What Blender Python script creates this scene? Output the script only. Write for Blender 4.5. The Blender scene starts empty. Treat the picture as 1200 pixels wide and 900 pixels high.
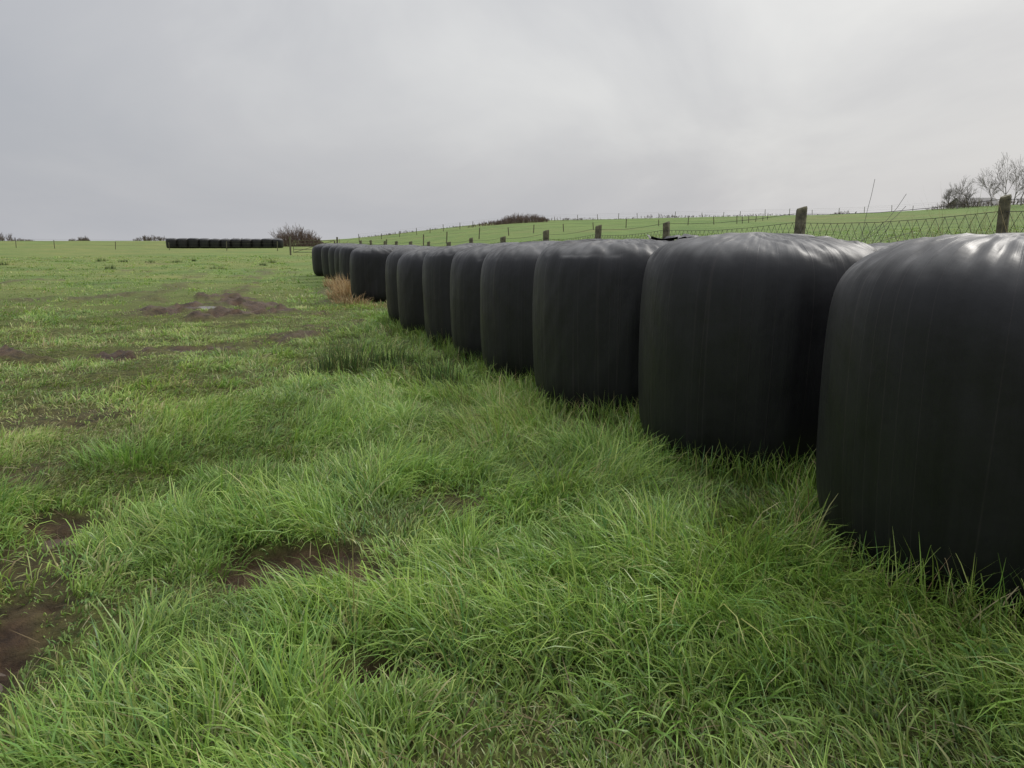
import bpy, math, random
import numpy as np
from mathutils import Vector
rng=np.random.default_rng(7); random.seed(7)
scene=bpy.context.scene
CAMH=1.15
# ------------------------------------------------------------ noise
def h2(ix,iy,s):
    n=(ix.astype(np.int64)*374761393+iy.astype(np.int64)*668265263+s*1442695041)&0xFFFFFFFF
    n=((n^(n>>13))*1274126177)&0xFFFFFFFF
    n=n^(n>>16)
    return (n&0xFFFFFF)/float(0xFFFFFF)
def vnoise(x,y,s=0):
    x=np.asarray(x,float);y=np.asarray(y,float)
    ix=np.floor(x);iy=np.floor(y);fx=x-ix;fy=y-iy
    fx=fx*fx*(3-2*fx);fy=fy*fy*(3-2*fy)
    a=h2(ix,iy,s);b=h2(ix+1,iy,s);c=h2(ix,iy+1,s);d=h2(ix+1,iy+1,s)
    return (a*(1-fx)+b*fx)*(1-fy)+(c*(1-fx)+d*fx)*fy
def fbm(x,y,s=0,o=4):
    t=0;a=.5;n=0
    for i in range(o):
        t=t+a*vnoise(x*2**i+i*17.3,y*2**i-i*9.1,s+i);n+=a;a*=.5
    return t/n
def sstep(a,b,x):
    t=np.clip((x-a)/(b-a),0,1);return t*t*(3-2*t)
# ------------------------------------------------------------ terrain
AZ=np.array([-180,-120,-60,-34,-14,-10.8,-5.7,0,11.3,19.3,28.8,33.8,60,120,180.])
PX=np.array([20,8,5,3,3,7,17,26,29,32,42,46,50,35,20.])
RC=150.
MUD=[(-.72,2.5,.25,.17,.95),(-.40,1.72,.12,.11,1),(-1.50,1.95,.24,.32,1),(-1.85,2.92,.20,.15,.9),(-1.85,2.45,.18,.2,.6),
 (-6.3,14.2,.9,1.3,1),(-3.6,8.7,.7,.30,1),(-4.6,13.2,.8,.8,1),(-5.5,7.5,.8,.30,1),
 (-3.1,4.9,.40,.3,.55),(-2.6,3.7,.25,.2,.5),(-.25,3.1,.2,.2,.4)]
RUTS=[((-4.3,7.9),(-3.0,9.3),.32,1),((-3.0,9.3),(-2.7,11.6),.30,.9),((-7.6,15.6),(-5.2,12.6),.6,1),((-5.2,12.6),(-4.2,11.4),.3,.8),((-6.9,17.5),(-4.6,14.2),.5,1),
 ((-4.6,14.2),(-2.8,12.2),.4,1),((-6.9,18.5),(-11,34),.4,.6),((-7.6,15.6),(-13.5,33),.4,.45),((-8.5,8.4),(-5.4,7.2),.28,.7),((-4.0,16.5),(-5.6,24),.35,.6),((-1.95,3.0),(-1.4,1.7),.13,.5)]
def mud(x,y,gr=1.0):
    m=np.zeros_like(x)
    wx=x+(fbm(x*3,y*3,31)-.5)*.6; wy=y+(fbm(x*3+9,y*3,32)-.5)*.8
    for (cx,cy,rx,ry,s) in MUD:
        rx=rx*gr+(gr-1)*.12;ry=ry*gr+(gr-1)*.12*(1+cy*.15)
        d=np.sqrt(((wx-cx)/rx)**2+((wy-cy)/ry)**2)
        m=np.maximum(m,s*(1-sstep(.6,1.15,d)))
    brk=sstep(.36,.50,fbm(x*1.1+5,y*.7,88,3)) if gr==1 else 1
    for (a,b,w,s) in RUTS:
        ax,ay=a;bx,by=b;L2=(bx-ax)**2+(by-ay)**2
        t=np.clip(((wx-ax)*(bx-ax)+(wy-ay)*(by-ay))/L2,0,1)
        d=np.hypot(wx-ax-t*(bx-ax),wy-ay-t*(by-ay))/(w*gr+(gr-1)*.3)
        m=np.maximum(m,s*(1-sstep(.5,1.15,d))*brk)
    if gr==1:
        m=m*(1-.7*sstep(.52,.64,fbm(x*2.6,y*1.6,47))*sstep(5,7,np.hypot(x,y)))
    r=np.hypot(x,y)
    g=sstep(.66,.76,fbm(x*.8,y*.6,44))*sstep(-.3,-2,x+.3*y-1.6)*.6
    return np.clip(np.maximum(m,g*(r<45)),0,1)
def dry(x,y):
    left=sstep(.6,-3.0,x+.22*y)
    return np.clip(left*.34+(fbm(x*.55,y*.4,51)-.47)*1.5+.9*np.exp(-(((x+3.0)/1.0)**2+((y-4.7)/.9)**2)),0,1)
PUD=[(-.40,1.71,.055,.04),(-1.52,1.88,.10,.09),(-1.86,2.92,.11,.07),(-.66,2.42,.06,.03),(-6.0,14.4,.3,.35),(-4.3,13.3,.3,.25),(-3.7,8.6,.28,.10)]
def gz0(x,y):
    x=np.asarray(x,float);y=np.asarray(y,float)
    r=np.hypot(x,y);az=np.degrees(np.arctan2(x,y))
    px=(np.interp(az-2,AZ,PX)+np.interp(az,AZ,PX)+np.interp(az+2,AZ,PX))/3
    zc=px/895*RC*np.maximum(.35,np.cos(np.radians(az)))+CAMH
    p=np.interp(az,[-180,-20,10,180],[1.5,1.8,1.15,1.2])
    q=np.clip((r-10)/(RC-10),0,1)
    z=zc*q**p
    z=z-.10*sstep(5,16,r)*(1-sstep(28,50,r))
    z=z+(fbm(x*.03,y*.03,3,3)-.5)*1.4*sstep(40,110,r)*sstep(-5,25,az)
    z=z-np.clip(r-RC,0,None)*.018*sstep(0,60,r-RC)
    s=x+.36*y
    z=z+.40*sstep(4.6,6.2,s)*(1-sstep(7,26,y))*sstep(-8,2,y)
    und=(fbm(x*.7,y*.7,5,3)-.5)*.10+(fbm(x*3,y*3,6,3)-.5)*.05
    z=z+und*sstep(.5,2,r)*(1-.6*sstep(20,60,r))*(1-.8*sstep(1.5,2.5,s)*(1-sstep(4.5,5.5,s)))
    m=mud(x,y);f=sstep(4,7,r)
    z=z-.035*m*(1-f)+m*f*((fbm(x*2.5,y*4,8,4)-.38)*.34)+m*(fbm(x*14,y*14,9,3)-.5)*.05
    return z
PL=[float(gz0(np.array([p[0]]),np.array([p[1]]))[0]) for p in PUD]
def gz(x,y):
    z=gz0(x,y)
    for (cx,cy,a,c),l in zip(PUD,PL):
        d2=((x-cx)/a)**2+((y-cy)/c)**2
        k=np.exp(-d2/1.2)
        z=z*(1-.75*k)+(l+0*z)*.75*k-.04*k
    return z
# ------------------------------------------------------------ helpers
def nt(name):
    m=bpy.data.materials.new(name);m.use_nodes=True
    t=m.node_tree;t.nodes.clear();o=t.nodes.new('ShaderNodeOutputMaterial')
    return m,t,o
def N(t,ty,**k):
    n=t.nodes.new(ty)
    for a,b in k.items():
        if a in n.inputs.keys(): n.inputs[a].default_value=b
        else: setattr(n,a,b)
    return n
def simple(name,col,rough=.8,var=.4,scale=8,bump=.3):
    m,t,o=nt(name);L=t.links.new
    b=N(t,'ShaderNodeBsdfPrincipled');b.inputs['Roughness'].default_value=rough
    tc=N(t,'ShaderNodeTexCoord');n=N(t,'ShaderNodeTexNoise');n.inputs['Scale'].default_value=scale;n.inputs['Detail'].default_value=6
    L(tc.outputs['Object'],n.inputs['Vector'])
    r=N(t,'ShaderNodeValToRGB');r.color_ramp.elements[0].position=.3;r.color_ramp.elements[1].position=.7
    r.color_ramp.elements[0].color=tuple(c*(1-var) for c in col)+(1,);r.color_ramp.elements[1].color=tuple(min(1,c*(1+var)) for c in col)+(1,)
    L(n.outputs['Fac'],r.inputs['Fac']);L(r.outputs['Color'],b.inputs['Base Color'])
    bp=N(t,'ShaderNodeBump');bp.inputs['Strength'].default_value=bump;bp.inputs['Distance'].default_value=.02
    L(n.outputs['Fac'],bp.inputs['Height']);L(bp.outputs['Normal'],b.inputs['Normal']);L(b.outputs[0],o.inputs[0])
    return m
def mkmesh(name,v,f,mat=None,smooth=True,col=None,attrs=None,matidx=None):
    me=bpy.data.meshes.new(name);v=np.asarray(v,np.float32);f=np.asarray(f,np.int32);k=f.shape[1]
    me.vertices.add(len(v));me.vertices.foreach_set('co',v.ravel())
    me.loops.add(f.size);me.loops.foreach_set('vertex_index',f.ravel())
    me.polygons.add(len(f));me.polygons.foreach_set('loop_start',np.arange(0,f.size,k,dtype=np.int32))
    try: me.polygons.foreach_set('loop_total',np.full(len(f),k,np.int32))
    except Exception: pass
    me.update(calc_edges=True)
    me.polygons.foreach_set('use_smooth',np.full(len(f),smooth,bool))
    if col is not None:
        a=me.attributes.new('Col','FLOAT_COLOR','POINT');c=np.ones((len(v),4),np.float32);c[:,:3]=col;a.data.foreach_set('color',c.ravel())
    for kx,arr in (attrs or {}).items():
        if arr.ndim==2:
            a=me.attributes.new(kx,'FLOAT_VECTOR','POINT');a.data.foreach_set('vector',arr.astype(np.float32).ravel())
        else:
            a=me.attributes.new(kx,'FLOAT','POINT');a.data.foreach_set('value',arr.astype(np.float32))
    mats=mat if isinstance(mat,list) else [mat]
    for m in mats:
        if m: me.materials.append(m)
    if matidx is not None: me.polygons.foreach_set('material_index',np.asarray(matidx,np.int32))
    ob=bpy.data.objects.new(name,me);scene.collection.objects.link(ob)
    return ob
def tubes(segs,sides=4):
    s=np.asarray(segs,float);p0=s[:,:3];p1=s[:,3:6];d=p1-p0;d/=np.linalg.norm(d,axis=1,keepdims=True)+1e-9
    ref=np.where(np.abs(d[:,2:3])<.9,np.array([[0,0,1.]]),np.array([[1.,0,0]]))
    u=np.cross(d,ref);u/=np.linalg.norm(u,axis=1,keepdims=True);w=np.cross(d,u)
    V=[]
    for P,R in((p0,s[:,6]),(p1,s[:,7])):
        for k in range(sides):
            a=2*math.pi*k/sides
            V.append(P+(u*math.cos(a)+w*math.sin(a))*R[:,None])
    V=np.stack(V,1);n=len(s);base=(np.arange(n)*2*sides)[:,None]
    F=np.concatenate([base+np.array([[k,(k+1)%sides,sides+(k+1)%sides,sides+k]]) for k in range(sides)],0)
    return V.reshape(-1,3),F
def blades(x,y,z,az,l0,bend,L,W,col,segs,tipcol=1.25,roll=None,prof=None):
    n=len(x);t=np.linspace(0,1,segs+1)
    P=np.zeros((n,segs+1,3));P[:,0]=np.stack([x,y,z],1)
    for i in range(1,segs+1):
        th=l0+bend*((t[i]+t[i-1])/2)**1.4
        s=L/segs
        P[:,i,0]=P[:,i-1,0]+s*np.sin(th)*np.sin(az)
        P[:,i,1]=P[:,i-1,1]+s*np.sin(th)*np.cos(az)
        P[:,i,2]=P[:,i-1,2]+s*np.cos(th)
    P[:,1:,2]=np.maximum(P[:,1:,2],z[:,None]+.008)
    rz=az+np.pi/2+(rng.normal(0,.5,n) if roll is None else roll)
    w=np.stack([np.sin(rz),np.cos(rz),rng.normal(0,.25,n)],1)
    if prof is None:
        prof=np.array([.7,1,.85,.5,.06]) if segs==4 else (np.array([.8,1,.7,.06]) if segs==3 else np.array([1,.8,.08]))
    off=w[:,None,:]*W[:,None,None]*prof[None,:,None]*.5
    V=np.stack([P-off,P+off],2).reshape(-1,3)
    b=(np.arange(n)*2*(segs+1))[:,None,None]+(np.arange(segs)*2)[None,:,None]
    F=(b+np.array([0,1,3,2])[None,None,:]).reshape(-1,4)
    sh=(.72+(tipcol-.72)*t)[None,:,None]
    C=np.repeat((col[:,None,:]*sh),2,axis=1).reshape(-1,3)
    return V,F,C
def join(parts):
    V=[];F=[];C=[];o=0
    for v,f,c in parts:
        V.append(v);F.append(f+o);C.append(c);o+=len(v)
    return np.concatenate(V),np.concatenate(F),np.concatenate(C)
# ------------------------------------------------------------ materials
def leafmat(name,rough=.38,trans=.36,spec=.42):
    m,t,o=nt(name);L=t.links.new
    a=N(t,'ShaderNodeAttribute');a.attribute_name='Col'
    b=N(t,'ShaderNodeBsdfPrincipled');b.inputs['Roughness'].default_value=rough;b.inputs['Specular IOR Level'].default_value=spec
    tr=N(t,'ShaderNodeBsdfTranslucent');mx=N(t,'ShaderNodeMixShader');mx.inputs[0].default_value=trans
    L(a.outputs['Color'],b.inputs['Base Color']);L(a.outputs['Color'],tr.inputs['Color'])
    L(b.outputs[0],mx.inputs[1]);L(tr.outputs[0],mx.inputs[2]);L(mx.outputs[0],o.inputs[0]);return m
M_grass=leafmat('grass_blades')
M_dry=leafmat('dry_stems',.7,.25,.2)
M_twig=simple('twig_bark',(.15,.115,.095),.85,.3,6)
M_bark=simple('grey_bark',(.19,.17,.155),.85,.3,6)
M_wood=simple('weathered_post_wood',(.13,.12,.075),.85,.5,14,.6)
M_wire=simple('rusty_wire',(.07,.065,.055),.6,.3,30)
M_stone=simple('stone_wall_render',(.22,.20,.18),.9,.2,2)
M_roof=simple('slate_roof',(.15,.145,.14),.8,.2,3)
def filmmat():
    m,t,o=nt('black_stretch_film');L=t.links.new
    b=N(t,'ShaderNodeBsdfPrincipled')
    a=N(t,'ShaderNodeAttribute');a.attribute_name='wrap'
    tc=N(t,'ShaderNodeTexCoord');oi=N(t,'ShaderNodeObjectInfo')
    off=N(t,'ShaderNodeVectorMath',operation='ADD');sc=N(t,'ShaderNodeVectorMath',operation='SCALE');sc.inputs['Scale'].default_value=40
    cx=N(t,'ShaderNodeCombineXYZ');L(oi.outputs['Random'],cx.inputs[0]);L(oi.outputs['Random'],cx.inputs[2]);L(cx.outputs[0],sc.inputs[0])
    L(a.outputs['Vector'],off.inputs[0]);L(sc.outputs[0],off.inputs[1])
    def nz(scale,s,d,r=.6,dist=0):
        mp=N(t,'ShaderNodeMapping');mp.inputs['Scale'].default_value=scale;L(off.outputs[0],mp.inputs[0])
        n=N(t,'ShaderNodeTexNoise');n.inputs['Scale'].default_value=s;n.inputs['Detail'].default_value=d;n.inputs['Roughness'].default_value=r;n.inputs['Distortion'].default_value=dist;L(mp.outputs[0],n.inputs['Vector']);return n
    n1=nz((7,7,.45),1,5,.6,0)
    n2=nz((26,26,2.0),1,3,.55,.1)
    n5=nz((1.5,1.5,1.5),1.6,3,.5,.2)
    n3=N(t,'ShaderNodeTexNoise');n3.inputs['Scale'].default_value=30;n3.inputs['Detail'].default_value=3;L(tc.outputs['Object'],n3.inputs['Vector'])
    n4=N(t,'ShaderNodeTexNoise');n4.inputs['Scale'].default_value=4;n4.inputs['Detail'].default_value=9;n4.inputs['Roughness'].default_value=.75;L(tc.outputs['Object'],n4.inputs['Vector'])
    cr=N(t,'ShaderNodeValToRGB');cr.color_ramp.elements[0].position=.35;cr.color_ramp.elements[1].position=.8
    cr.color_ramp.elements[0].color=(.005,.005,.006,1);cr.color_ramp.elements[1].color=(.014,.014,.016,1)
    L(n1.outputs['Fac'],cr.inputs[0])
    n6=nz((5,5,.12),1,2,.5,0)
    er=N(t,'ShaderNodeValToRGB');q=er.color_ramp.elements;q[0].position=.49;q[0].color=(0,0,0,1);q[1].position=.512;q[1].color=(0,0,0,1);z=q.new(.50);z.color=(1,1,1,1)
    L(n6.outputs['Fac'],er.inputs[0])
    em=N(t,'ShaderNodeMath',operation='MULTIPLY');L(er.outputs[0],em.inputs[0]);L(n4.outputs['Fac'],em.inputs[1])
    e2=N(t,'ShaderNodeMath',operation='MULTIPLY');L(em.outputs[0],e2.inputs[0]);e2.inputs[1].default_value=.35
    m0=N(t,'ShaderNodeMix',data_type='RGBA');L(e2.outputs[0],m0.inputs[0]);L(cr.outputs[0],m0.inputs[6]);m0.inputs[7].default_value=(.07,.055,.055,1)
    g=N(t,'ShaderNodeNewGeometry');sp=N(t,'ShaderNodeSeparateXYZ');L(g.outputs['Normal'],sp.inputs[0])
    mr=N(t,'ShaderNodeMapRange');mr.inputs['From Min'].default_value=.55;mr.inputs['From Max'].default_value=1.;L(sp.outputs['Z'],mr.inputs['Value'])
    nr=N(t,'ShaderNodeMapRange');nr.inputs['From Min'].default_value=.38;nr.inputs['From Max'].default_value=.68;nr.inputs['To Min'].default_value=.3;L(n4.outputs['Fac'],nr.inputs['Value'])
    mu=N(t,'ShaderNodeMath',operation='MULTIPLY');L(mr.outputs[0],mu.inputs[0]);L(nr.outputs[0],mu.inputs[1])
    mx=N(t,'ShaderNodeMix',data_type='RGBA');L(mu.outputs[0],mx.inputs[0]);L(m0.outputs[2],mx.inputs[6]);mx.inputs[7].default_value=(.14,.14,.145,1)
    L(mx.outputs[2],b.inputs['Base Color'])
    r=N(t,'ShaderNodeMapRange');r.inputs['From Min'].default_value=.3;r.inputs['From Max'].default_value=.7;r.inputs['To Min'].default_value=.40;r.inputs['To Max'].default_value=.56;L(n4.outputs['Fac'],r.inputs['Value']);L(r.outputs[0],b.inputs['Roughness'])
    b.inputs['Specular IOR Level'].default_value=.42
    def bump(n,s,d,prev=None):
        x=N(t,'ShaderNodeBump');x.inputs['Strength'].default_value=s;x.inputs['Distance'].default_value=d;L(n.outputs[0],x.inputs['Height'])
        if prev: L(prev.outputs[0],x.inputs['Normal'])
        return x
    b0=bump(n5,.25,.05);b1=bump(n1,.25,.012,b0);b2=bump(n2,.28,.004,b1);b3=bump(n3,.15,.005,b2);b4=bump(er,.3,.002,b3)
    L(b4.outputs[0],b.inputs['Normal']);L(b.outputs[0],o.inputs[0]);return m
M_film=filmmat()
def groundmat():
    m,t,o=nt('meadow_ground');L=t.links.new
    b=N(t,'ShaderNodeBsdfPrincipled');tc=N(t,'ShaderNodeTexCoord')
    def at(n):
        a=N(t,'ShaderNodeAttribute');a.attribute_name=n;return a.outputs['Fac']
    def noise(s,d=6,r=.6,sc=None):
        n=N(t,'ShaderNodeTexNoise');n.inputs['Scale'].default_value=s;n.inputs['Detail'].default_value=d;n.inputs['Roughness'].default_value=r
        if sc:
            mp=N(t,'ShaderNodeMapping');mp.inputs['Scale'].default_value=sc;L(tc.outputs['Object'],mp.inputs[0]);L(mp.outputs[0],n.inputs['Vector'])
        else: L(tc.outputs['Object'],n.inputs['Vector'])
        return n.outputs['Fac']
    def ramp(f,c0,c1,p0=.35,p1=.65):
        r=N(t,'ShaderNodeValToRGB');e=r.color_ramp.elements;e[0].position=p0;e[1].position=p1;e[0].color=c0+(1,);e[1].color=c1+(1,);L(f,r.inputs[0]);return r.outputs[0]
    def mix(f,a,c):
        x=N(t,'ShaderNodeMix',data_type='RGBA');L(f,x.inputs[0]);L(a,x.inputs[6]);L(c,x.inputs[7]);return x.outputs[2]
    near=ramp(noise(14),(.05,.055,.016),(.14,.15,.042))
    fa=ramp(noise(.22,10,.75),(.085,.15,.038),(.17,.245,.066),.40,.60)
    fb=ramp(noise(1.0,8,.7,(.12,1.0,1)),(.085,.135,.04),(.18,.245,.07),.42,.58)
    fa=mix(noise(.05,2),fa,fb)
    pt=ramp(noise(.035,6,.7),(0,0,0),(1,1,1),.50,.62)
    fa=mix(pt,fa,ramp(noise(.5,8,.7),(.12,.15,.052),(.20,.225,.075)))
    fd=ramp(noise(1.2,8,.75),(.16,.19,.055),(.26,.26,.09))
    far=mix(at('dry'),fa,fd)
    md=ramp(noise(7,8,.75),(.030,.017,.010),(.135,.082,.043),.35,.68)
    c=mix(at('far'),near,far);c=mix(at('mud'),c,md)
    L(c,b.inputs['Base Color'])
    r=N(t,'ShaderNodeMapRange');r.inputs['To Min'].default_value=.9;r.inputs['To Max'].default_value=.5;L(at('mud'),r.inputs['Value']);L(r.outputs[0],b.inputs['Roughness']);b.inputs['Specular IOR Level'].default_value=.2
    bp=N(t,'ShaderNodeBump');bp.inputs['Strength'].default_value=1;bp.inputs['Distance'].default_value=.05;L(noise(18,9,.75),bp.inputs['Height']);L(bp.outputs[0],b.inputs['Normal'])
    L(b.outputs[0],o.inputs[0]);return m
M_ground=groundmat()
m,t,o=nt('puddle_water');b=N(t,'ShaderNodeBsdfPrincipled');b.inputs['Base Color'].default_value=(.08,.055,.035,1);b.inputs['Roughness'].default_value=.1;b.inputs['Specular IOR Level'].default_value=.35
nn=N(t,'ShaderNodeTexNoise');nn.inputs['Scale'].default_value=30;bb=N(t,'ShaderNodeBump');bb.inputs['Strength'].default_value=.25;bb.inputs['Distance'].default_value=.01
t.links.new(nn.outputs['Fac'],bb.inputs['Height']);t.links.new(bb.outputs[0],b.inputs['Normal']);t.links.new(b.outputs[0],o.inputs[0]);M_water=m
# ------------------------------------------------------------ ground sheet
azs=np.concatenate([np.linspace(-52,52,700),np.linspace(52,308,150)[1:-1]])
rs=np.concatenate([[0.02],np.geomspace(.5,4,190),np.geomspace(4,30,190)[1:],np.geomspace(30,1800,130)[1:]])
A,R=np.meshgrid(np.radians(azs),rs);X=(R*np.sin(A)).ravel();Y=(R*np.cos(A)).ravel()
Z=gz(X,Y);na=len(azs);nr=len(rs)
i=np.arange(nr-1)[:,None];j=np.arange(na)[None,:];j2=(j+1)%na
F=np.stack([i*na+j,i*na+j2,(i+1)*na+j2,(i+1)*na+j],-1).reshape(-1,4)[:, ::-1]
Rr=R.ravel()
mkmesh('meadow_ground',np.stack([X,Y,Z],1),F,M_ground,attrs={'mud':mud(X,Y),'dry':dry(X,Y)*sstep(10,-10,X-0.02*Y),'far':sstep(9,30,Rr)})
for (x,y,a,c) in PUD:
    n=32;an=np.linspace(0,2*np.pi,n,endpoint=False);z=float(gz(np.array([x]),np.array([y]))[0])+.018
    me=bpy.data.meshes.new('puddle');me.from_pydata([(x+a*1.15*math.cos(q),y+c*1.15*math.sin(q),z) for q in an],[],[list(range(n))]);me.materials.append(M_water)
    ob=bpy.data.objects.new('puddle',me);scene.collection.objects.link(ob)
# ------------------------------------------------------------ bales
def balemesh(seed,nth=240,nv=140,Rb=.65,H=1.14):
    ph=np.linspace(-np.pi/2,np.pi/2,nv);n=6.5+(seed%3)*.7
    c=np.cos(ph);s=np.sin(ph);rho=1/((np.abs(c)**n+np.abs(s)**n)**(1/n))
    rr=rho*np.maximum(c,0);zz=rho*s
    th=np.linspace(0,2*np.pi,nth,endpoint=False)
    T,I=np.meshgrid(th,np.arange(nv));r=rr[I];z=zz[I];arc=np.concatenate([[0],np.cumsum(np.hypot(np.diff(rr*Rb),np.diff(zz*H/2)))])[I]
    cx=np.cos(T);sy=np.sin(T)
    top=sstep(.6,.97,z)
    lob=(fbm(cx*1.1+seed*3.1,sy*1.1+z*.5,seed)-.5)*.070
    ple=(fbm(cx*8+seed,sy*8+arc*.5,seed+5,3)-.5)*.008
    wid=1-.045*np.clip((.2-z)/1.2,0,1)**1.5+.006*np.cos(z*1.6)-.012*sstep(.3,1,z)
    rad=r*Rb*(wid+lob)+ple*r
    hz=H/2*(z+1)
    dome=.062*np.clip(1-(r/1.0)**2,0,1)*(z>0)
    fol=(np.abs(fbm(cx*9+seed*2+r*1.2,sy*9+r*1.,seed+9,3)-.5))*-.055*top*sstep(.12,.6,r)*(1-.5*sstep(.8,1,r))
    ctr=(fbm(cx*r*1.6+seed,sy*r*1.6,seed+14,3)-.5)*.055*top
    sw=T+1.2*(1-r)
    cr_=-np.abs(fbm(np.cos(sw)*5+seed,np.sin(sw)*5,seed+21,2)-.5)*.035*top*(r<.95)*sstep(.03,.35,r)
    hz=hz+dome+fol+ctr+cr_
    V=np.stack([rad*cx,rad*sy,hz],-1).reshape(-1,3)
    i=np.arange(nv-1)[:,None];j=np.arange(nth)[None,:];j2=(j+1)%nth
    F=np.stack([i*nth+j,i*nth+j2,(i+1)*nth+j2,(i+1)*nth+j],-1).reshape(-1,4)
    W=np.stack([cx,sy,arc],-1).reshape(-1,3)
    return V,F,W
cache={}
BALES=[(1.785,2.64),(1.35,4.15),(.79,5.42),(.36,6.62),(.01,7.8),(-.42,9.0),(-.88,10.2),(-1.27,11.45),
 (-2.87,16.5),(-4.18,21.3),(-4.69,23.0),(-5.28,24.7),(-5.95,26.5),(-6.8,28.5)]
BACK=[(3.05,3.3),(2.62,4.72),(2.1,5.95),(1.62,7.15),(1.25,8.35),(.82,9.55),(.38,10.8),(-.05,12.0),(-1.55,17.0),(-2.9,21.8),(-3.5,23.5),(-4.1,25.2),(-4.8,27.0)]
BALL=[]
def addbale(x,y,seed,scl=(1,1,1)):
    if seed not in cache:
        V,F,W=balemesh(seed);ob=mkmesh('silage_bale',V,F,M_film,attrs={'wrap':W});cache[seed]=ob.data
    else:
        ob=bpy.data.objects.new('silage_bale',cache[seed]);scene.collection.objects.link(ob)
    ob.location=(x,y,float(gz(np.array([x]),np.array([y]))[0])-.02);ob.rotation_euler=(random.uniform(-.015,.015),random.uniform(-.015,.015),random.uniform(0,6.28))
    ob.scale=scl;BALL.append((x,y));return ob
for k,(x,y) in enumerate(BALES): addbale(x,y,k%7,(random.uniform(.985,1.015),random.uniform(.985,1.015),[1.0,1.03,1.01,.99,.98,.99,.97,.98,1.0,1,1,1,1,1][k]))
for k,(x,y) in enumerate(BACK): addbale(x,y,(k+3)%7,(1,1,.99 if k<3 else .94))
for k in range(11):
    x=-37.8+k*1.08;y=85+.3*k; addbale(x,y,k%7,(1.0,1.05,random.uniform(.88,.98)))
def flap(x,y,z,s,seed):
    n=14;u,v=np.meshgrid(np.linspace(-1,1,n),np.linspace(-1,1,n));
    hh=(fbm(u*2+seed,v*2,seed)-.4)*.2*s/.2
    V=np.stack([x+u*s*1.4+(fbm(u*3,v*3,seed+2)-.5)*.1,y+v*s+(fbm(u*3,v*3,seed+3)-.5)*.1,z+hh],-1).reshape(-1,3)
    i=np.arange(n-1)[:,None];j=np.arange(n-1)[None,:]
    F=np.stack([i*n+j,i*n+j+1,(i+1)*n+j+1,(i+1)*n+j],-1).reshape(-1,4)
    return mkmesh('torn_film_flap',V,F,M_film,attrs={'wrap':V*3})
flap(1.22,5.7,1.17,.14,3);flap(.75,7.0,1.15,.11,5)
# ------------------------------------------------------------ grass
def outside(x,y,rad=.60):
    ok=np.ones(len(x),bool)
    for bx,by in BALL[:27]:
        ok&=((x-bx)**2+(y-by)**2)>rad**2
    return ok
PAL=np.array([[.175,.300,.046],[.250,.370,.068],[.35,.43,.115],[.080,.170,.034],[.50,.43,.23],[.30,.21,.11],[.16,.31,.085]])
def gcol(x,y,n):
    d=dry(x,y);g=fbm(x*1.1,y*1.1,61)
    w=np.stack([1.1+0*d,.8+1.0*g,.42+1.1*d,.50*(1-d)+.10,.09+.75*d**1.2,.05+.6*d**1.4,.35*(1-d)],1);w/=w.sum(1,keepdims=True)
    cw=np.cumsum(w,1);u=rng.random(len(x))[:,None];k=np.argmax(u<cw,axis=1)
    return PAL[k]*(rng.uniform(.7,1.3,(len(x),1)))*rng.uniform(.93,1.07,(len(x),3))
def samp(n,r0,r1,pw,a=50):
    u=rng.random(n);e=2-pw
    r=(r0**e+u*(r1**e-r0**e))**(1/e);az=np.radians(rng.uniform(-a,a,n))
    return r*np.sin(az),r*np.cos(az)
def field(n,r0,r1,pw,segs,Lr,Wf,tuft,big=0):
    nt_=n//tuft;tx,ty=samp(nt_,r0,r1,pw)
    m=mud(tx,ty);wd=mud(tx,ty,1.6);keep=(rng.random(nt_)>m*1.05)&outside(tx,ty,.64)
    s_=tx+.36*ty;keep&=~((s_>2.6)&(s_<4.4)&(rng.random(nt_)<.7))
    tx=tx[keep];ty=ty[keep];wd=wd[keep]
    h=fbm(tx*2.0,ty*2.0,71);h=sstep(.28,.72,h);s=tx+.36*ty
    lush=np.exp(-((s-1.5)/.7)**2)
    tl=(.38+.80*h)*(1-.38*dry(tx,ty))*(1+.38*lush)*(1-.6*wd)*rng.uniform(.55,1.35,len(tx))
    wind=fbm(tx*.9,ty*.9,81)*6.28*2
    idx=np.repeat(np.arange(len(tx)),tuft);k=len(idx)
    rad=np.abs(rng.normal(0,.045,k))*(1+np.hypot(tx,ty)[idx]*.06);an=rng.uniform(0,2*np.pi,k)
    x=tx[idx]+rad*np.sin(an);y=ty[idx]+rad*np.cos(an)
    ok=outside(x,y,.62)&(rng.random(k)>mud(x,y)*1.15-.03);x=x[ok];y=y[ok];an=an[ok];idx=idx[ok];k=len(x)
    r=np.hypot(x,y)
    vx=np.sin(an)+1.1*np.sin(wind[idx]);vy=np.cos(an)+1.1*np.cos(wind[idx])
    az=np.arctan2(vx,vy)+rng.normal(0,.4,k)
    L=rng.uniform(*Lr,k)*tl[idx];W=rng.uniform(.0030,.0064,k)*Wf(r)
    l0=np.abs(rng.normal(.4,.3,k));bend=np.clip(rng.normal(1.6,.7,k),.1,2.8)
    tcv=gcol(tx,ty,0)[idx];c=gcol(x,y,0);c=.5*tcv+.5*c
    c=c*(.76+.48*h[idx])[:,None]
    z=gz(x,y)-.008
    return blades(x,y,z,az,l0,bend,L,W,c,segs)
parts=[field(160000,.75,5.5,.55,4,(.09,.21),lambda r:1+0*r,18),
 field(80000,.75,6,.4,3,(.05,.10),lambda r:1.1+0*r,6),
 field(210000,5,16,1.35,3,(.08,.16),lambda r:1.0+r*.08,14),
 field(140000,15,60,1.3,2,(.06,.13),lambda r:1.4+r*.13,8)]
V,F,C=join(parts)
mkmesh('meadow_grass',V,F,M_grass,col=C)
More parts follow.
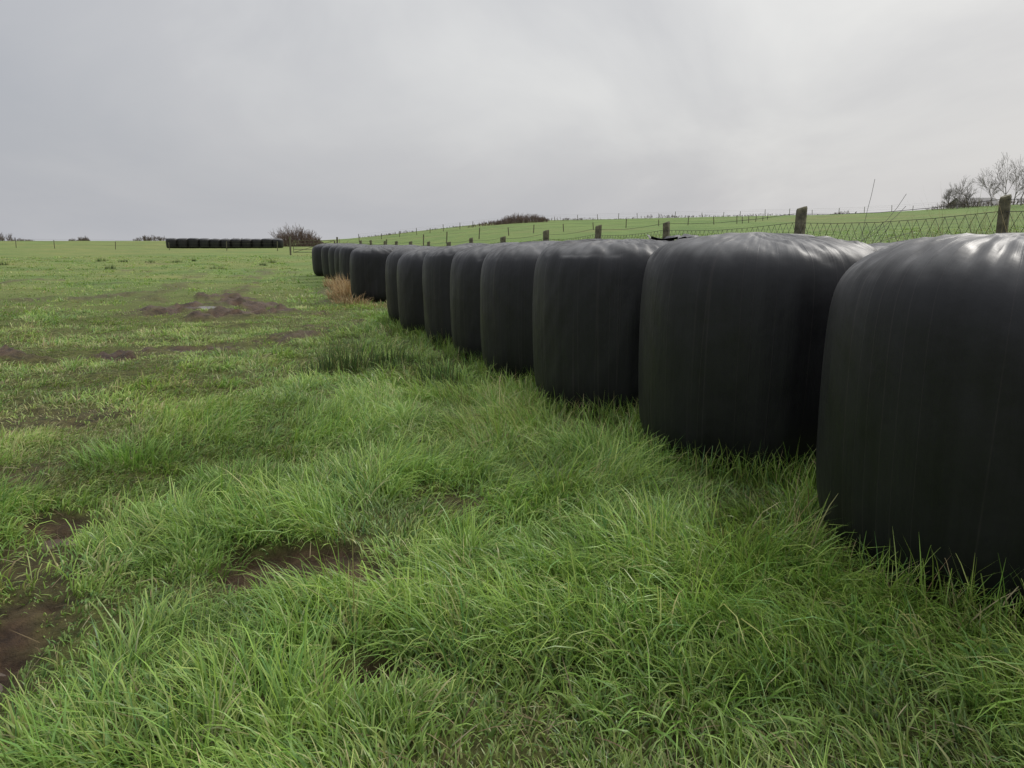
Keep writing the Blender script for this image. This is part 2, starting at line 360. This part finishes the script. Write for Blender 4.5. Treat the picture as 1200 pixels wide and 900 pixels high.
n=22000;x,y=samp(n,.8,9,.9);ok=outside(x,y,.62)&(rng.random(n)<.15+dry(x,y));x=x[ok];y=y[ok];n=len(x)
TH=np.array([[.42,.34,.19],[.30,.23,.12],[.50,.45,.27],[.20,.14,.08]])
V,F,C=blades(x,y,gz(x,y)+rng.uniform(0,.03,n),rng.uniform(0,6.28,n),rng.uniform(.9,1.6,n),rng.uniform(0,.5,n),rng.uniform(.04,.12,n),rng.uniform(.0018,.0038,n),TH[rng.integers(0,4,n)]*rng.uniform(.55,1.0,(n,1)),3,1.0)
mkmesh('dead_grass_thatch',V,F,M_dry,col=C)
def clump(name,cx,cy,rad,n,L,W,pal,l=(.12,.12),bd=.35,dz=0):
    a=rng.uniform(0,6.28,n);q=rad*np.sqrt(rng.random(n));x=cx+q*np.sin(a)*1.3;y=cy+q*np.cos(a)
    ok=outside(x,y,.6);x=x[ok];y=y[ok];a=a[ok];q=q[ok];n=len(x)
    col=np.array(pal)[rng.integers(0,len(pal),n)]*rng.uniform(.7,1.3,(n,1))
    LL=rng.uniform(L*.4,L,n)*(1-.45*(q/rad)**2)
    return blades(x,y,gz(x,y)-.01,a+rng.normal(0,.8,n),np.abs(rng.normal(*l,n)),np.abs(rng.normal(bd,.25,n)),LL,rng.uniform(W*.7,W*1.3,n),col,4)
RUSH=[[.05,.10,.025],[.07,.13,.035],[.16,.15,.06],[.045,.085,.03]]
V,F,C=join([clump('r',-1.5,6.9,.24,520,.42,.0045,RUSH),clump('r',-1.2,7.2,.2,220,.34,.0045,RUSH),clump('r',-1.75,6.6,.15,110,.28,.0045,RUSH)]);mkmesh('rush_clump',V,F,M_grass,col=C)
V,F,C=clump('r',-.62,6.1,.17,130,.42,.0045,RUSH);mkmesh('rush_clump',V,F,M_grass,col=C)
LU=[[.13,.25,.04],[.18,.32,.055],[.25,.38,.085]]
V,F,C=join([clump('r',-2.07,3.9,.22,400,.26,.005,LU,(.25,.2),1.1),clump('r',-1.35,3.5,.2,350,.22,.005,LU,(.2,.2),1.1),clump('r',-1.2,2.6,.16,260,.18,.0045,LU,(.3,.2),1.2),clump('r',.1,2.4,.18,300,.22,.0055,LU,(.4,.2),1.5),clump('r',.9,2.0,.2,300,.22,.0055,LU,(.5,.2),1.6),clump('r',-.1,4.0,.22,300,.2,.005,LU,(.3,.2),1.4),clump('r',.45,1.7,.2,300,.24,.006,LU,(.5,.2),1.7),clump('r',-.9,1.5,.18,260,.22,.0055,LU,(.4,.2),1.5)])
mkmesh('grass_tussock',V,F,M_grass,col=C)
pts=[(rng.uniform(-34,-8),rng.uniform(18,44)) for _ in range(26)]
V,F,C=join([clump('r',px_,py_,rng.uniform(.1,.3),70,.28,.014,RUSH) for px_,py_ in pts if px_<-.3*py_])
mkmesh('rush_clump',V,F,M_grass,col=C)
STR=[[.48,.34,.19],[.42,.27,.13],[.55,.43,.25],[.27,.2,.09]]
V,F,C=join([clump('r',-3.75,17.0,.3,420,.55,.010,STR,(.2,.2),.8),clump('r',-4.15,19.2,.35,420,.65,.012,STR,(.2,.2),.7),clump('r',-3.3,15.5,.3,260,.38,.010,STR,(.4,.2),1.0),clump('r',-5.0,21.6,.3,200,.5,.014,STR,(.2,.2),.7),clump('r',-2.7,15.0,.5,180,.22,.008,STR,(.5,.3),1.2)])
mkmesh('dry_grass_clump',V,F,M_dry,col=C)
pp=[]
for bx,by in BALES[:8]:
    n=1500 if by<6 else 600
    a=rng.uniform(2.2,5.4,n)
    q=.63+np.abs(rng.normal(0,.07,n));x=bx+q*np.cos(a);y=by+q*np.sin(a);ok=outside(x,y,.61);x=x[ok];y=y[ok];n=len(x)
    c=gcol(x,y,0)*.95
    pp.append(blades(x,y,gz(x,y)-.01,rng.uniform(0,6.28,n),np.abs(rng.normal(.2,.15,n)),np.abs(rng.normal(.9,.5,n)),rng.uniform(.08,.25,n)*(.5+fbm(x*3,y*3,77)),rng.uniform(.003,.0055,n),c,4))
V,F,C=join(pp);mkmesh('grass_fringe',V,F,M_grass,col=C)
# small broad-leaved weeds beside the bales
lx=[];ly=[];la=[]
for (cx_,cy_,k) in [(1.08,2.10,7),(1.32,1.86,6),(1.0,2.45,4),(1.4,1.6,5)]:
    for q in range(k):
        a=rng.uniform(0,6.28);d=rng.uniform(0,.11);bx=cx_+d*math.sin(a);by=cy_+d*math.cos(a)
        for w_ in range(5): lx.append(bx);ly.append(by);la.append(rng.uniform(0,6.28))
lx=np.array(lx);ly=np.array(ly);la=np.array(la);ok=outside(lx,ly,.66);lx=lx[ok];ly=ly[ok];la=la[ok];n=len(lx)
V,F,C=blades(lx,ly,gz(lx,ly)+.01,la,rng.uniform(.1,.7,n),rng.uniform(.7,1.5,n),rng.uniform(.04,.10,n),rng.uniform(.010,.020,n),np.array([[.12,.24,.05]])*rng.uniform(.7,1.4,(n,1)),4,1.1,roll=rng.normal(0,.2,n),prof=np.array([.08,.35,.95,.8,.1]))
mkmesh('broadleaf_weeds',V,F,M_grass,col=C)
# ------------------------------------------------------------ near fence
def fpos(Y): return 6.5-.36*Y,Y
segsW=[]
ys=[-3.6,-1.1,1.5,4.0,6.5,8.9,11.5,13.9,16.1,18.7,21.2,23.6,26,28.6,31,34,37,40]
posts=[];PV=[];PF=[];o=0
for k,yy in enumerate(ys):
    x,y=fpos(yy);x+=random.uniform(-.04,.04);z=float(gz(np.array([x]),np.array([y]))[0])
    hgt=1.17+random.uniform(-.03,.05);w=.045+random.uniform(-.005,.008);ang=random.uniform(-.3,.3)
    lean=(random.uniform(-.05,.05),random.uniform(-.05,.05))
    for (zz,ww) in ((-.3,w),(hgt-.02,w*.97),(hgt,w*.85)):
        for a in range(8):
            an=ang+math.pi/8+a*math.pi/4;rr=ww*(1.25+.18*math.cos(4*an))
            PV.append((x+rr*math.cos(an)+lean[0]*zz,y+rr*math.sin(an)+lean[1]*zz,z+zz+(.015*math.cos(an) if zz>0 else 0)))
    for l in range(2):
        for a in range(8): PF.append((o+l*8+a,o+l*8+(a+1)%8,o+(l+1)*8+(a+1)%8,o+(l+1)*8+a))
    for a in range(0,6,2): PF.append((o+16,o+17+a,o+18+a,o+16+(a+3)%8))
    o+=24;posts.append((x,y,z,hgt))
for (x0,y0,z0,h0),(x1,y1,z1,h1) in zip(posts[:-1],posts[1:]):
    L=math.hypot(x1-x0,y1-y0);P=lambda s,h:(x0+(x1-x0)*s-.06,y0+(y1-y0)*s,z0+(z1-z0)*s+h-.04*math.sin(math.pi*s)*h)
    for h in (.04,1.04,1.14):
        for q in range(4): segsW.append([*P(q/4,h),*P((q+1)/4,h),.003,.003])
    n=int(L/.10);H=1.0;rows=10
    for q in range(n):
        for rI in range(rows):
            a=(q+(rI%2)*.5)/n;b=(q+.5+(rI%2)*.5)/n;c2=(q-.5+(rI%2)*.5)/n;hA=.04+rI*H/rows;hB=.04+(rI+1)*H/rows
            for e in(b,c2):
                if 0<=e<=1.001: segsW.append([*P(a,hA),*P(e,hB),.0024,.0024])
wv,wf=tubes(segsW,3)
PV=np.array(PV);PF=np.array(PF);V=np.concatenate([PV,wv]);F=np.concatenate([PF,wf+len(PV)])
mkmesh('wire_mesh_fence',V,F,[M_wood,M_wire],smooth=False,matidx=[0]*len(PF)+[1]*len(wf))
n=6500;yy=rng.uniform(3.0,10.5,n);xx=6.6-.36*yy+rng.normal(.3,.35,n)
BR=np.array([[.30,.24,.12],[.20,.17,.08],[.14,.18,.05],[.36,.30,.16]])
c=BR[rng.integers(0,4,n)]*rng.uniform(.6,1.2,(n,1));hh=rng.uniform(.45,1.35,n)*(.6+.8*fbm(yy*1.2,xx,91))*(1-.35*sstep(6.6,9,yy))
v1=blades(xx,yy,gz(xx,yy)-.02,rng.uniform(0,6.28,n),np.abs(rng.normal(.1,.1,n)),np.abs(rng.normal(.5,.4,n)),hh,rng.uniform(.003,.006,n),c,4)
n=5000;yy=rng.uniform(9,34,n);xx=6.5-.36*yy+rng.normal(.1,.25,n);c=BR[rng.integers(0,4,n)]*rng.uniform(.6,1.1,(n,1))
v2=blades(xx,yy,gz(xx,yy)-.02,rng.uniform(0,6.28,n),np.abs(rng.normal(.1,.1,n)),np.abs(rng.normal(.5,.4,n)),rng.uniform(.2,.75,n),rng.uniform(.006,.014,n),c,4)
V,F,C=join([v1,v2]);mkmesh('tall_dead_grass',V,F,M_dry,col=C)
# ------------------------------------------------------------ woody plants
def grow(p,d,L,r,depth,out,spread=.5,up=.15,kids=(2,3),minr=.006,taper=.6,n=4,k0=1,lr=(.5,.8)):
    pp=np.array(p,float);dd=np.array(d,float);rr=r
    for k in range(n):
        dd=dd+rng.normal(0,.11,3)+np.array([0,0,up*.3]);dd/=np.linalg.norm(dd)
        q=pp+dd*L/n;r2=max(minr,rr*(.88 if depth>0 else .8))
        out.append([*pp,*q,rr,r2])
        if depth>0 and k>=k0:
            for c in range(random.randint(*kids)-1):
                ax=rng.normal(0,1,3);ax-=ax.dot(dd)*dd;ax/=np.linalg.norm(ax)+1e-9
                nd=dd+ax*random.uniform(spread*.7,spread*1.6)+np.array([0,0,up]);nd/=np.linalg.norm(nd)
                grow(q,nd,L*random.uniform(*lr),max(minr,r2*taper),depth-1,out,spread,up,kids,minr,taper)
        pp=q;rr=r2
    if depth>0: grow(pp,dd,L*.6,max(minr,rr*.8),depth-1,out,spread,up,kids,minr,taper)
def tree(x,y,H,depth=3,r=.14,mat=M_bark,name='bare_tree',lean=(0,0),minr=.012,k0=1):
    z=float(gz(np.array([x]),np.array([y]))[0]);out=[]
    grow((0,0,-.2),(lean[0],lean[1],1),H*.62,r,depth,out,spread=.75,up=.16,kids=(2,3),minr=minr,n=8,k0=k0,lr=(.38,.62),taper=.55)
    o=np.array(out);top=o[:,5].max();f=H/top;o[:,:6]*=f
    V,F=tubes(o,4);V=V+np.array([x,y,z]);return mkmesh(name,V,F,mat)
for (t_,Y_,H) in [(.660,100,9.4),(.640,103,7.0),(.680,97,9.0),(.622,103,5.2),(.578,104,4.6),(.566,108,3.6),(.70,100,9.6),(.725,101,9),(.76,99,7.5),(.650,108,6.0),(.592,106,3.0)]:
    tree(t_*Y_,Y_,H,3,.11,minr=.010,k0=1 if H<5 else 2)
tree(3.68,7.95,1.45,1,.008,M_bark,'sapling',(.02,0),minr=.0025,k0=4)
def bush(x,y,w,dep,H,n,mat=M_twig,name='bramble_bush',minr=.01):
    out=[]
    for k in range(n):
        a=random.uniform(0,6.28);q=math.sqrt(random.random());bx=x+q*w*math.cos(a);by=y+q*dep*math.sin(a)
        z=float(gz(np.array([bx]),np.array([by]))[0]);hh=H*(1-.8*q**2)*random.uniform(.6,1.1)
        o2=[];grow((bx,by,z-.05),(random.uniform(-.5,.5),random.uniform(-.5,.5),1),hh*.6,minr*1.8,1,o2,spread=.7,minr=minr)
        out+=o2
    V,F=tubes(out,3);return mkmesh(name,V,F,mat)
M_tw2=simple('reddish_bramble',(.17,.12,.095),.9,.3,3)
bush(-27.6,97,3.3,1.6,3.0,330,M_tw2,minr=.014);bush(-25.0,96,1.6,1.2,1.8,100,M_tw2,minr=.014)
bush(-10.6,47,1.0,.8,1.5,60,M_twig,minr=.007);bush(-9.4,45,.8,.8,1.1,40,M_twig,minr=.007)
bush(-8.6,42,1.2,.8,.7,50,M_twig,minr=.006)
bush(1.8,135,5.0,2,2.0,420,M_tw2,'gorse_bush',minr=.018);bush(-3.8,134,4,2,1.0,140,M_tw2,'gorse_bush',minr=.018)
bush(62,106,5,2,1.6,160,M_twig,'hedge',minr=.012);bush(70,104,5,2,1.3,140,M_twig,'hedge',minr=.012)
for (t_,Y_,w,H) in [(-.68,150,7,2.5),(-.64,152,3,1.0),(-.575,165,2.0,1.4),(-.56,160,1.0,1.6),(-.47,150,4.5,1.5),(-.42,150,6,.6),(-.36,140,5,.7)]:
    bush(t_*Y_,Y_,w,2,H,130,M_twig,'distant_scrub',minr=.02)
for q in range(14):
    t_=-.19+.62*q/13+random.uniform(-.01,.01);bush(t_*143,143,random.uniform(3,8),1.5,.7*random.uniform(.4,1.3),60,M_twig,'hedge',minr=.016)
# ------------------------------------------------------------ distant fences
def farfence(pts,h=1.2,r=.06,step=3.0,name='post_and_wire_fence'):
    S=[];last=None
    for (x0,y0),(x1,y1) in zip(pts[:-1],pts[1:]):
        L=math.hypot(x1-x0,y1-y0);n=max(1,int(L/step))
        for k in range(n):
            s=(k+random.uniform(-.2,.2))/n;x=x0+(x1-x0)*s;y=y0+(y1-y0)*s;z=float(gz(np.array([x]),np.array([y]))[0]);hh=h*random.uniform(.75,1.1)
            S.append([x,y,z-.1,x+random.uniform(-.08,.08),y,z+hh,r,r])
            if last:
                for q in(.45,.8,1.05): S.append([last[0],last[1],last[2]+q*h,x,y,z+q*h*.95,.005,.005])
            last=(x,y,z)
    V,F=tubes(S,4);mkmesh(name,V,F,M_wood,smooth=False)
farfence([(-22,112),(0,138),(30,140),(55,130),(75,118)],1.05,.05,3.4)
farfence([(-13,58),(2,80),(28,96),(40,118)],1.0,.05,4)
farfence([(-22,72),(-60,84),(-90,90)],.9,.04,6)
def gate(x,y,w=3.2):
    z=float(gz(np.array([x]),np.array([y]))[0]);S=[]
    for k in range(5): S.append([x,y,z+.2+k*.22,x+w,y+.4,z+.2+k*.22,.02,.02])
    for s in(0,.5,1): S.append([x+w*s,y+.4*s,z+.15,x+w*s,y+.4*s,z+1.12,.022,.022])
    S.append([x,y,z+.2,x+w,y+.4,z+1.08,.02,.02])
    for s in(-.08,1.08): S.append([x+w*s,y+.4*s,z-.1,x+w*s,y+.4*s,z+1.35,.07,.07])
    V,F=tubes(S,6);mkmesh('farm_gate',V,F,M_wood,smooth=False)
gate(-16.6,58,3.0)
# ------------------------------------------------------------ buildings
def building(name,x,y,w,d,h,rh,zoff=0):
    z=float(gz(np.array([x]),np.array([y]))[0])+zoff
    e=bpy.data.objects.new(name,None);scene.collection.objects.link(e);e.location=(x,y,z)
    def part(nm,v,f,mt):
        me=bpy.data.meshes.new(nm);me.from_pydata(v,[],f);me.materials.append(mt);ob=bpy.data.objects.new(nm,me);scene.collection.objects.link(ob);ob.parent=e
    a,b_=w/2,d/2
    part('walls',[(-a,-b_,0),(a,-b_,0),(a,b_,0),(-a,b_,0),(-a,-b_,h),(a,-b_,h),(a,b_,h),(-a,b_,h),(-a,0,h+rh),(a,0,h+rh)],[(0,1,5,4),(2,3,7,6),(1,2,6,9,5),(3,0,4,8,7)],M_stone)
    o_=.25;part('roof',[(-a-o_,-b_-o_,h-.05),(a+o_,-b_-o_,h-.05),(a+o_,0,h+rh+.06),(-a-o_,0,h+rh+.06),(-a-o_,b_+o_,h-.05),(a+o_,b_+o_,h-.05)],[(0,1,2,3),(3,2,5,4)],M_roof)
    for nm,px_,pw,pz,phh in(('door',0,.9,0,2.),('window_1',-w*.3,.9,1,1),('window_2',w*.3,.9,1,1)):
        part(nm,[(px_-pw/2,-b_-.02,pz),(px_+pw/2,-b_-.02,pz),(px_+pw/2,-b_-.02,pz+phh),(px_-pw/2,-b_-.02,pz+phh)],[(0,1,2,3)],M_roof)
building('farmhouse',78,130,6,6,2.4,1.4,-2.2)
# ------------------------------------------------------------ world
w=bpy.data.worlds.new("World");scene.world=w;w.use_nodes=True;t=w.node_tree;t.nodes.clear();L=t.links.new
out=N(t,'ShaderNodeOutputWorld');sky=N(t,'ShaderNodeTexSky');sky.sky_type='NISHITA';sky.sun_disc=False
EL,AZs=math.radians(42),math.radians(48)
sky.sun_elevation=EL;sky.sun_rotation=AZs;sky.dust_density=4;sky.air_density=1.5
b0=N(t,'ShaderNodeBackground');b0.inputs['Strength'].default_value=.08;L(sky.outputs[0],b0.inputs['Color'])
tc=N(t,'ShaderNodeTexCoord')
sd=(math.sin(AZs)*math.cos(EL),math.cos(AZs)*math.cos(EL),math.sin(EL))
dt=N(t,'ShaderNodeVectorMath',operation='DOT_PRODUCT');L(tc.outputs['Generated'],dt.inputs[0]);dt.inputs[1].default_value=sd
mp=N(t,'ShaderNodeMapping');mp.inputs['Scale'].default_value=(1.6,1.6,3.4);mp.inputs['Location'].default_value=(3.1,.4,0);L(tc.outputs['Generated'],mp.inputs[0])
n1=N(t,'ShaderNodeTexNoise');n1.inputs['Scale'].default_value=1.3;n1.inputs['Detail'].default_value=6;n1.inputs['Roughness'].default_value=.52;n1.inputs['Distortion'].default_value=.5;L(mp.outputs[0],n1.inputs['Vector'])
a1=N(t,'ShaderNodeMath',operation='MULTIPLY_ADD');L(n1.outputs['Fac'],a1.inputs[0]);a1.inputs[1].default_value=1.3;a1.inputs[2].default_value=-.65
a2=N(t,'ShaderNodeMath',operation='ADD');L(a1.outputs[0],a2.inputs[0]);L(dt.outputs['Value'],a2.inputs[1])
r=N(t,'ShaderNodeValToRGB');e=r.color_ramp.elements;e[0].position=.1;e[0].color=(.475,.49,.53,1);e[1].position=1.;e[1].color=(.83,.83,.82,1)
x=e.new(.5);x.color=(.575,.58,.605,1)
L(a2.outputs[0],r.inputs[0])
sp=N(t,'ShaderNodeSeparateXYZ');L(tc.outputs['Generated'],sp.inputs[0])
mr=N(t,'ShaderNodeMapRange');mr.inputs['From Min'].default_value=.42;mr.inputs['From Max'].default_value=1.;mr.inputs['To Min'].default_value=1.;mr.inputs['To Max'].default_value=2.7;L(sp.outputs['Z'],mr.inputs['Value'])
vm=N(t,'ShaderNodeVectorMath',operation='SCALE');L(r.outputs[0],vm.inputs[0]);L(mr.outputs[0],vm.inputs['Scale'])
b1=N(t,'ShaderNodeBackground');L(vm.outputs[0],b1.inputs['Color']);b1.inputs['Strength'].default_value=1.0
mx=N(t,'ShaderNodeMixShader');mx.inputs[0].default_value=.9;L(b0.outputs[0],mx.inputs[1]);L(b1.outputs[0],mx.inputs[2]);L(mx.outputs[0],out.inputs[0])
ld=bpy.data.lights.new('sun','SUN');ld.energy=1.5;ld.angle=math.radians(12);ld.color=(1,.96,.9)
lo=bpy.data.objects.new('sun',ld);scene.collection.objects.link(lo);lo.rotation_euler=(-Vector(sd)).to_track_quat('-Z','Y').to_euler()
# ------------------------------------------------------------ camera
cd=bpy.data.cameras.new('camera');cd.sensor_width=36;cd.lens=26.4;cd.clip_end=5000;cd.clip_start=.05
co=bpy.data.objects.new('camera',cd);scene.collection.objects.link(co);co.location=(0,0,CAMH);co.rotation_euler=(math.radians(90-10.6),0,0)
scene.camera=co
scene.view_settings.view_transform='Standard';scene.view_settings.look='None';scene.view_settings.exposure=0
